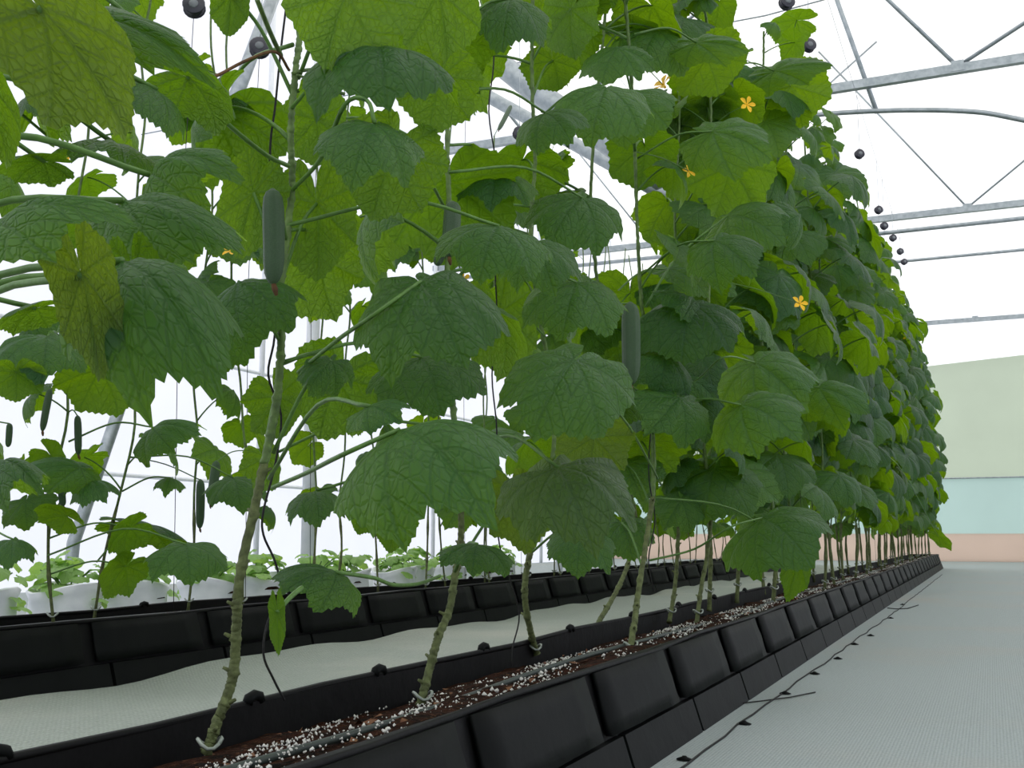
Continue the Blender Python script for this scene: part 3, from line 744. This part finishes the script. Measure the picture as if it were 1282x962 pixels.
# ------------------------------------------------------------------ the leaves one can single out in the photograph
def hero_leaf(B, T, Wpx, side, XB, XT=None, k0=.9, k1=.2, k2=0.0, s0=0.0, rip=.06, sd=0.0, mat='leaf', hang=0.0, plants=None, pet=None, tiltv=0.0):
    """B: where the petiole meets the blade, T: its tip (photo pixels read on planes x=XB / x=XT); side u/d = which face shows"""
    XT = XB if XT is None else XT
    B = (B[0] + .25 * (T[0] - B[0]), B[1] + .25 * (T[1] - B[1])); T = (T[0] + .06 * (T[0] - B[0]), T[1] + .06 * (T[1] - B[1])); Wpx *= 1.15 if side == 'u' else .92
    PB = atX(B[0], B[1], XB)
    dep = (PB - CAMP).dot(cf) - max(0, XT - XB) * .7 - (.03 if side == 'u' else 0)
    PT = CAMP + ray(*T) * (dep / F)
    if side == 'u': k0 *= 1.2; rip *= 1.25
    g = consistent(leaf_geometry(int(B[0] * 13 + B[1] * 7 + T[0]) % 9973, k0, k1, k2, s0, 0, rip, 11, 80, sd))
    tip = Vector(g.v[1 + 10 * 80 + 40]); width = max(v[0] for v in g.v) - min(v[0] for v in g.v)
    m = (PT - PB); L = m.length; m.normalize()
    view = (CAMP - PB).normalized()
    hint = (view * .75 + Vector((0, 0, .55))) if side == 'u' else (view * -.62 + Vector((0, 0, .75)))
    hint = hint + cr * tiltv
    n_ = (hint - m * hint.dot(m)).normalized(); x_ = m.cross(n_).normalized()
    # leaf axes: local tip direction -> m
    tl = tip.normalized(); xl = Vector((1, 0, 0)); xl = (xl - tl * xl.dot(tl)).normalized(); nl = xl.cross(tl).normalized()
    A = Matrix(((x_.x, m.x, n_.x), (x_.y, m.y, n_.y), (x_.z, m.z, n_.z))); C = Matrix(((xl.x, tl.x, nl.x), (xl.y, tl.y, nl.y), (xl.z, tl.z, nl.z)))
    sl = L / tip.length; sw = Wpx / ppm(PB.lerp(PT, .5)) / width
    D = Matrix.Diagonal((sw, sl, (sl + sw) / 2))
    mw = Matrix.Translation(PB) @ (A @ D @ C.transposed()).to_4x4()
    P, q = nearest(PB, plants, .17)
    if (q - PB).length > .34: P, q = nearest(PB, plants, 0)
    me = g.mesh('leaf', MAT[mat]); o = bpy.data.objects.new('leaf', me); COL.objects.link(o); o.parent = P.T; o.matrix_local = WORLD[P.T.name].inverted() @ mw
    if pet is None:
        d = (PB - q).length; mid = q.lerp(PB, .55) + Vector((0, 0, .12 * d)) ; pts = [q, mid, PB]
    else:
        pts = [atX(px, py, X) for px, py, X in pet] + [PB]
    b = MB(); sp = spline(pts, 5); b.tube(sp, [.0031 - .0006 * i / len(sp) for i in range(len(sp))], 7)
    s = b.obj('petiole', MAT['petiole']); s.parent = o; s.matrix_parent_inverse = mw.inverted()
    return o
#          B            T           W   side XB    XT
HL = [
 ((20, -40), (150, 165), 215, 'd', -.50, -.52, dict(k0=.55, rip=.04, mat='old_leaf')),
 ((62, -30), (252, 165), 70, 'u', -.52, -.56, dict(k0=.5, k2=.3, rip=.03)),
 ((195, 92), (200, 172), 105, 'd', -.78, -.70, dict()),
 ((-35, 60), (8, 212), 95, 'd', -.60, -.60, dict()),
 ((217, 77), (290, 150), 115, 'd', -.80, -.74, dict(pet=[(345, 190, -.89), (320, 180, -.86), (270, 140, -.82)])),
 ((226, 72), (183, 66), 34, 'u', -.80, -.82, dict(k0=.4)),
 ((290, -25), (287, 44), 58, 'd', -.95, -.9, dict()),
 ((262, 125), (304, 145), 42, 'u', -1.1, -1.05, dict()),
 ((140, 168), (150, 214), 150, 'd', -.85, -.75, dict()),
 ((75, 195), (-5, 222), 60, 'd', -.85, -.8, dict()),
 ((45, 112), (48, 162), 70, 'u', -.9, -.8, dict()),
 ((152, 212), (296, 240), 95, 'u', -.68, -.62, dict(k0=1.1, rip=.08, sd=.3)),
 ((112, 220), (282, 345), 120, 'u', -.60, -.56, dict(k0=.9)),
 ((-60, 262), (152, 322), 120, 'u', -.50, -.47, dict(k0=.7, rip=.03)),
 ((95, 300), (125, 475), 100, 'd', -.49, -.50, dict(k0=.3, k2=.2, mat='old_leaf', rip=.03)),
 ((118, 262), (258, 520), 185, 'u', -.50, -.47, dict(k0=1.0, k1=.5, rip=.05)),
 ((165, 318), (182, 455), 88, 'd', -.56, -.60, dict(k0=.5)),
 ((62, 372), (-6, 425), 52, 'd', -.75, -.70, dict()),
 ((62, 402), (50, 478), 100, 'u', -2.35, -2.25, dict(plants='r2')),
 ((118, 445), (148, 515), 120, 'd', -2.35, -2.35, dict(plants='r2')),
 ((20, 455), (22, 500), 80, 'd', -2.35, -2.35, dict(plants='r2')),
 # middle top
 ((440, -40), (415, 82), 190, 'd', -.72, -.66, dict(k0=.5)),
 ((545, -40), (560, 78), 130, 'd', -.78, -.72, dict(k0=.5)),
 ((645, -25), (625, 68), 95, 'u', -.82, -.74, dict()),
 ((468, 36), (480, 128), 185, 'u', -.70, -.62, dict(k0=1.15, rip=.08)),
 ((555, 75), (540, 165), 115, 'd', -.70, -.70, dict(k0=.5)),
 ((480, 128), (436, 233), 125, 'u', -.66, -.62, dict(k0=.9, pet=[(364, 230, -.88), (400, 195, -.78), (432, 130, -.70), (460, 125, -.67)])),
 ((500, 168), (472, 272), 150, 'd', -.76, -.72, dict(k0=.5, pet=[(560, 270, -.89), (530, 215, -.82)])),
 ((395, 130), (400, 205), 95, 'd', -1.05, -1.0, dict()),
 # around the long cucumber
 ((395, 225), (400, 345), 125, 'd', -.92, -.86, dict(k0=.5)),
 ((322, 215), (303, 320), 95, 'd', -.95, -.90, dict(k0=.5)),
 ((410, 300), (368, 392), 140, 'd', -.98, -.92, dict(k0=.5)),
 ((482, 272), (480, 330), 75, 'd', -1.4, -1.35, dict()),
 ((420, 262), (452, 320), 70, 'd', -1.3, -1.3, dict()),
 ((512, 318), (572, 455), 175, 'u', -.62, -.56, dict(k0=1.0, k2=-.2, pet=[(372, 462, -.885), (420, 425, -.76), (470, 393, -.66)])),
 ((522, 425), (548, 515), 135, 'u', -.78, -.72, dict()),
 ((425, 438), (385, 492), 58, 'u', -.82, -.80, dict(rip=.12)),
 ((430, 450), (405, 545), 150, 'd', -.98, -.92, dict(k0=.5)),
 ((345, 480), (355, 545), 90, 'd', -1.0, -.95, dict()),
 ((466, 496), (606, 662), 215, 'u', -.56, -.47, dict(k0=1.05, k1=.3, rip=.07, pet=[(338, 592, -.90), (380, 580, -.78), (425, 568, -.62)])),
 ((450, 500), (500, 535), 70, 'u', -.62, -.60, dict(k0=.6)),
 ((395, 598), (395, 664), 70, 'u', -1.1, -1.0, dict()),
 ((465, 628), (450, 668), 60, 'd', -1.5, -1.45, dict()),
 ((500, 640), (490, 692), 55, 'd', -1.5, -1.45, dict()),
 ((446, 705), (345, 752), 85, 'u', -.74, -.66, dict(k0=.8, pet=[(577, 668, -.90), (545, 690, -.84), (505, 708, -.78), (475, 711, -.75)])),
 ((346, 750), (350, 818), 24, 'd', -.68, -.66, dict(k0=.2, pet=[(372, 735, -.69), (360, 748, -.685)])),
 ((600, 670), (590, 715), 90, 'u', -.80, -.76, dict()),
 # middle right
 ((632, 262), (600, 345), 135, 'u', -.66, -.62, dict(k0=1.0, k1=.3)),
 ((660, 280), (690, 375), 90, 'u', -.70, -.64, dict(k0=.9)),
 ((628, 198), (612, 262), 95, 'u', -.90, -.84, dict()),
 ((742, 228), (688, 305), 110, 'u', -.74, -.68, dict()),
 ((728, 330), (702, 425), 120, 'u', -.74, -.68, dict(k0=.9)),
 ((738, 418), (665, 548), 150, 'u', -.56, -.50, dict(k0=.8, pet=[(822, 588, -.83), (790, 530, -.72), (765, 500, -.62)])),
 ((685, 548), (738, 695), 155, 'u', -.60, -.52, dict(k0=.9, k1=.6, rip=.09, mat='old_leaf')),
 ((745, 530), (740, 600), 110, 'd', -.80, -.78, dict(mat='old_leaf', k0=.5)),
 ((640, 600), (660, 690), 100, 'd', -.80, -.78, dict(mat='old_leaf', k0=.5)),
 ((765, 85), (738, 182), 115, 'u', -.74, -.68, dict(k0=.9)),
 ((672, 128), (712, 180), 85, 'u', -.80, -.76, dict()),
 ((722, -5), (690, 58), 110, 'd', -.86, -.80, dict(k0=.5)),
 ((830, 20), (800, 90), 100, 'u', -.86, -.80, dict()),
 ((690, 65), (700, 110), 90, 'd', -.95, -.92, dict()),
 ((620, 365), (640, 470), 110, 'd', -1.0, -.95, dict(k0=.5)),
 ((730, 650), (720, 720), 80, 'u', -.84, -.78, dict()),
 ((775, 640), (790, 700), 70, 'u', -.9, -.84, dict()),
 ((785, 480), (780, 530), 80, 'u', -.95, -.90, dict()),
 ((775, 565), (800, 620), 90, 'u', -.92, -.86, dict()),
 ((868, 358), (852, 448), 125, 'u', -.70, -.62, dict(k0=1.0)),
 ((890, 258), (975, 305), 105, 'u', -.66, -.58, dict(k0=1.1, pet=[(808, 385, -.86), (850, 320, -.78)])),
 ((878, 285), (942, 350), 85, 'u', -.60, -.52, dict(k0=.9)),
 ((925, 432), (1005, 520), 100, 'u', -.62, -.52, dict(k0=.9, pet=[(820, 500, -.86), (870, 475, -.76), (905, 448, -.66)])),
 ((905, 492), (996, 552), 105, 'u', -.58, -.50, dict(k0=1.0)),
 ((1005, 472), (1085, 525), 62, 'u', -.58, -.48, dict(k0=1.0)),
 ((935, 630), (1010, 705), 125, 'u', -.58, -.46, dict(k0=1.1, pet=[(815, 705, -.86), (870, 690, -.76), (915, 660, -.64)])),
 ((1005, 680), (990, 752), 44, 'd', -.50, -.47, dict(k0=.3)),
 ((850, 45), (935, 78), 44, 'u', -.72, -.66, dict(k0=.6)),
 ((880, 58), (900, 115), 120, 'd', -.74, -.70, dict(k0=.5)),
 ((945, 86), (1040, 96), 42, 'u', -.66, -.58, dict(k0=.6)),
 ((985, 92), (1005, 155), 115, 'd', -.66, -.62, dict(k0=.5)),
 ((868, 150), (962, 208), 85, 'u', -.64, -.58, dict(k0=.8)),
 ((905, 190), (945, 262), 135, 'd', -.68, -.62, dict(k0=.5)),
 ((1010, 20), (960, 40), 60, 'd', -.75, -.72, dict()),
 ((900, 565), (880, 650), 110, 'u', -.85, -.80, dict()),
 ((850, 460), (858, 505), 80, 'u', -.9, -.85, dict()),
 ((835, 320), (845, 385), 90, 'u', -.88, -.82, dict()),
 # back row, seen below
 ((150, 640), (240, 700), 40, 'd', -2.6, -2.55, dict(plants='r2')),
 ((60, 560), (75, 600), 70, 'd', -2.5, -2.45, dict(plants='r2')),
 ((330, 560), (345, 610), 80, 'd', -1.15, -1.1, dict()),
 ((420, 470), (450, 540), 110, 'd', -1.2, -1.15, dict()),
 ((560, 560), (600, 620), 95, 'u', -1.0, -.95, dict()),
 ((172, 528), (246, 556), 62, 'u', -2.35, -2.25, dict(plants='r2')),
 ((128, 578), (20, 604), 56, 'u', -2.3, -2.2, dict(plants='r2')),
 ((108, 592), (128, 634), 52, 'u', -2.3, -2.2, dict(plants='r2')),
 ((-20, 562), (36, 640), 70, 'u', -1.0, -.9, dict()),
 ((98, 648), (42, 640), 52, 'd', -2.4, -2.3, dict(plants='r2')),
 ((18, 662), (10, 715), 52, 'u', -2.3, -2.2, dict(plants='r2')),
 ((170, 650), (138, 692), 72, 'd', -2.4, -2.3, dict(plants='r2')),
 ((232, 666), (236, 728), 92, 'u', -2.1, -2.0, dict(plants='r2')),
 ((165, 695), (135, 750), 60, 'd', -2.4, -2.35, dict(plants='r2')),
 ((218, 590), (204, 624), 34, 'u', -2.5, -2.4, dict(plants='r2')),
 ((1170, 666), (1190, 690), 22, 'd', -.40, -.36, dict(k0=.3)),
 ((290, 585), (300, 640), 70, 'u', -2.35, -2.25, dict(plants='r2')),
]
for B, T, Wp, sd_, XB, XT, kw in HL:
    kw = dict(kw); pl = kw.pop('plants', None)
    hero_leaf(B, T, Wp, sd_, XB, XT, plants=ROW2 if pl == 'r2' else HERO + [V0] + ROW1[:6], **kw)

# fruits, flowers, tendrils
near_p = HERO + [V0] + ROW1
for (a, c, w, X, tip) in (((341, 236), (342, 356), 27, -.80, True), ((567, 252), (562, 322), 21, -.84, True), ((556, 300), (547, 332), 13, -.86, False), ((789, 378), (790, 482), 22, -.78, True),
                          ((876, 325), (872, 352), 9, -.8, False), ((884, 325), (886, 350), 8, -.8, False)):
    p0, p1 = atX(*a, X), atX(*c, X); add_fruit(p0, p1, w / ppm(p0), near_p, tip)
for (a, c, w) in (((271, 577), (263, 632), 12), ((251, 600), (250, 662), 11), ((97, 520), (98, 570), 9), ((63, 487), (53, 540), 9), ((77, 608), (79, 634), 9), ((12, 530), (10, 560), 8), ((640, 132), (624, 163), 6), ((700, 160), (712, 185), 6)):
    p0, p1 = atX(*a, -2.5), atX(*c, -2.5); add_fruit(p0, p1, w / ppm(p0), ROW2, a[0] > 60)
for (px, py, X, r_) in ((85, 192, -.95, 11), (290, 314, -1.1, 10), (317, 378, -1.1, 8), (580, 350, -1.0, 8), (935, 131, -.7, 9), (852, 510, -.85, 9), (830, 106, -.9, 13), (862, 214, -.75, 8), (1001, 380, -.6, 9), (1050, 285, -.7, 7), (1135, 420, -.65, 5), (1105, 378, -.65, 6)):
    p = atX(px, py, X); add_flower(p, 1.3 * r_ / ppm(p), near_p)
def tendril(pts, X0, X1, P, mat='brown', r_=.0018):
    n_ = len(pts) - 1; b = MB(); b.tube(spline([atX(px, py, X0 + (X1 - X0) * i / n_) for i, (px, py) in enumerate(pts)], 5), r_, 5)
    b.obj('tendril', MAT[mat], P.T)
tendril([(366, 92), (380, 88), (395, 88), (410, 98), (425, 115), (432, 118)], -.89, -.86, V1, 'stem', .0028)
tendril([(372, 94), (385, 97), (396, 90), (392, 86)], -.88, -.88, V1, 'stem', .002)
tendril([(362, 88), (345, 65), (310, 75), (275, 93), (258, 100), (256, 108)], -.89, -.80, V1, 'brown', .0022)
tendril([(385, 0), (397, 25), (410, 44)], -.88, -.84, V1, 'brown', .0022)
tendril([(322, 0), (338, 40), (352, 70)], -.84, -.88, V1, 'stem', .0035)

# ------------------------------------------------------------------ twine spools on the crop wires
def spool(p, foot, label, group, r_=.042):
    T = thing('twine_spool', label, 'spool', p, group)
    ax = Vector((.55, -.8, .1)).normalized(); x = ax.orthogonal().normalized()
    b = MB(); m_ = [p + ax * s for s in (-.020, -.017, -.017, .017, .017, .020)]
    b.tube(m_, [r_ * .9, r_, r_ * .8, r_ * .8, r_, r_ * .9], 16); b.obj('drum', MAT['spool'], T)
    b = MB(); b.tube([p + ax * .019, p + ax * .0235], [r_ * .45, r_ * .38], 10); b.obj('hub', MAT['hub'], T)
    b = MB(); zt = max(p.z + .1, WIRE)
    b.tube([p + Vector((0, 0, r_)), p + Vector((.004, 0, r_ + .04)), Vector((p.x, p.y, zt))], .0022, 5); b.obj('hook', MAT['metal'], T)
    if foot:
        b = MB(); b.tube(foot, .0013, 4); b.obj('twine', MAT['twine'], T)
WIRE = 4.255
def wavy(path, amp, seed):
    r0 = random.Random(seed); return [Vector(q) + Vector((r0.uniform(-amp, amp), r0.uniform(-amp, amp), 0)) for q in path]
vis = [(985, 3), (1013, 57), (1076, 193), (1100, 263), (1107, 283), (1118, 298), (1127, 315), (1132, 328), (960, 118 - 60)]
cands = HERO + ROW1
for k, (px, py) in enumerate(vis[:8]):
    p = atX(px, py, -.85)
    spool(p, [p - Vector((0, 0, .036)), p - Vector((.02, -.01, .5)), p - Vector((.04, 0, 1.1)), Vector((-.87, p.y, .2))],
          'black twine spool above the near row, %s down from the picture top' % nth(k + 1), 'spools above the near row')
for k, (px, py, X) in enumerate(((243, 8, -2.63), (325, 60, -2.63), (400, 100, -2.63), (583, 125, -2.63), (650, 167, -2.63))):
    p = atX(px, py, X)
    spool(p, [p - Vector((0, 0, .036)), p - Vector((0, .02, 1.0)), Vector((X, p.y + .03, .2))], 'black twine spool over the back row, %s from the left' % nth(k + 1), 'spools above the back row')
for X, w in ((-.85, 'near'), (-2.63, 'back')):
    b = MB(); b.tube([(X, -1, WIRE), (X, 21.3, WIRE)], .002, 5); tag(b.obj('crop_wire', MAT['metal']), 'steel crop wire overhead along the %s row' % w, 'wire')
# loose black twine hanging beside the front stems
def cordpx(pts, X, label):
    b = MB(); b.tube(spline([atX(px, py, X) for px, py in pts], 5), .0018, 5); tag(b.obj('support_twine', MAT['twine']), label, 'twine', 'support twine')
cordpx([(362, -20), (352, 60), (345, 130), (338, 200), (346, 330), (344, 420), (336, 470), (352, 520), (345, 580), (330, 640), (330, 670), (345, 705), (352, 745), (335, 780), (330, 820), (342, 850), (356, 877)], -.95, 'black twine curling down beside the stoutest front stem to the bed rim')
cordpx([(620, -20), (618, 80), (612, 140), (622, 220), (620, 330), (622, 400), (616, 470), (622, 540), (618, 600), (625, 680), (637, 720), (650, 770), (642, 810), (640, 835)], -1.0, 'thin black twine hanging down the middle of the picture')
cordpx([(818, 500), (812, 590), (820, 650), (812, 700), (818, 740)], -.82, 'short dark twine behind the path-side stem')

# ------------------------------------------------------------------ white grow bags with pale leafy plants beyond the back bed
LV = []
for sd in range(5):
    g = consistent(leaf_geometry(300 + sd, .5, .4, .2, .1, 0, .12, 5, 28)); LV.append(g.mesh('leaf', MAT['lettuce']))
rb = random.Random(9)
for k in range(13):
    x = -3.62 + rb.uniform(-.05, .05); y = 2.55 + k * .46 + rb.uniform(-.05, .05)
    T = thing('grow_bag', 'white grow bag with pale leafy seedling beyond the back bed, %s from the left' % nth(k + 1), 'grow bag', (x, y, 0), 'white grow bags')
    b = MB(); n_ = 14; vs = []; fs = []; prof = [(.10, 0), (.15, .02), (.165, .09), (.155, .16), (.16, .20), (.175, .235), (.165, .24), (.13, .19)]
    for r_, z in prof:
        for q in range(n_):
            a = 2*pi*q/n_; w = 1 + .07 * sin(3*a + k) + rb.uniform(-.04, .04)
            vs.append((x + r_*w*cos(a)*.85, y + r_*w*sin(a), z + (.02*sin(2*a + k) if z > .15 else 0)))
    for i in range(len(prof)-1):
        for q in range(n_): fs.append((i*n_+q, i*n_+(q+1)%n_, (i+1)*n_+(q+1)%n_, (i+1)*n_+q))
    fs.append(tuple(range(n_-1, -1, -1))); b.add(vs, fs); b.obj('bag', MAT['bag'], T)
    b = MB(); b.lathe([(.135, .17), (.13, .185), (.05, .2)], (x, y, 0), 12); b.obj('soil', MAT['soil'], T)
    for q in range(34):
        a = rb.uniform(0, 6.3); rad = rb.uniform(.02, .17); h = rb.uniform(.22, .40) - rad * .35
        o = bpy.data.objects.new('leaf', LV[q % 5]); COL.objects.link(o); o.parent = T
        o.location = (rad*cos(a), rad*sin(a), h); s = rb.uniform(.045, .075); o.scale = (s, s, s)
        o.rotation_euler = (rb.uniform(-.5, .2), rb.uniform(-.3, .3), a - pi/2 + rb.uniform(-.4, .4))
    b = MB()
    for q in range(6):
        a = rb.uniform(0, 6.3); b.tube([(x, y, .18), (x + .06*cos(a), y + .06*sin(a), .27), (x + .12*cos(a), y + .12*sin(a), .31)], .003, 4)
    b.obj('stems', MAT['petiole'], T)['kind'] = 'stuff'
bpy.context.view_layer.update()
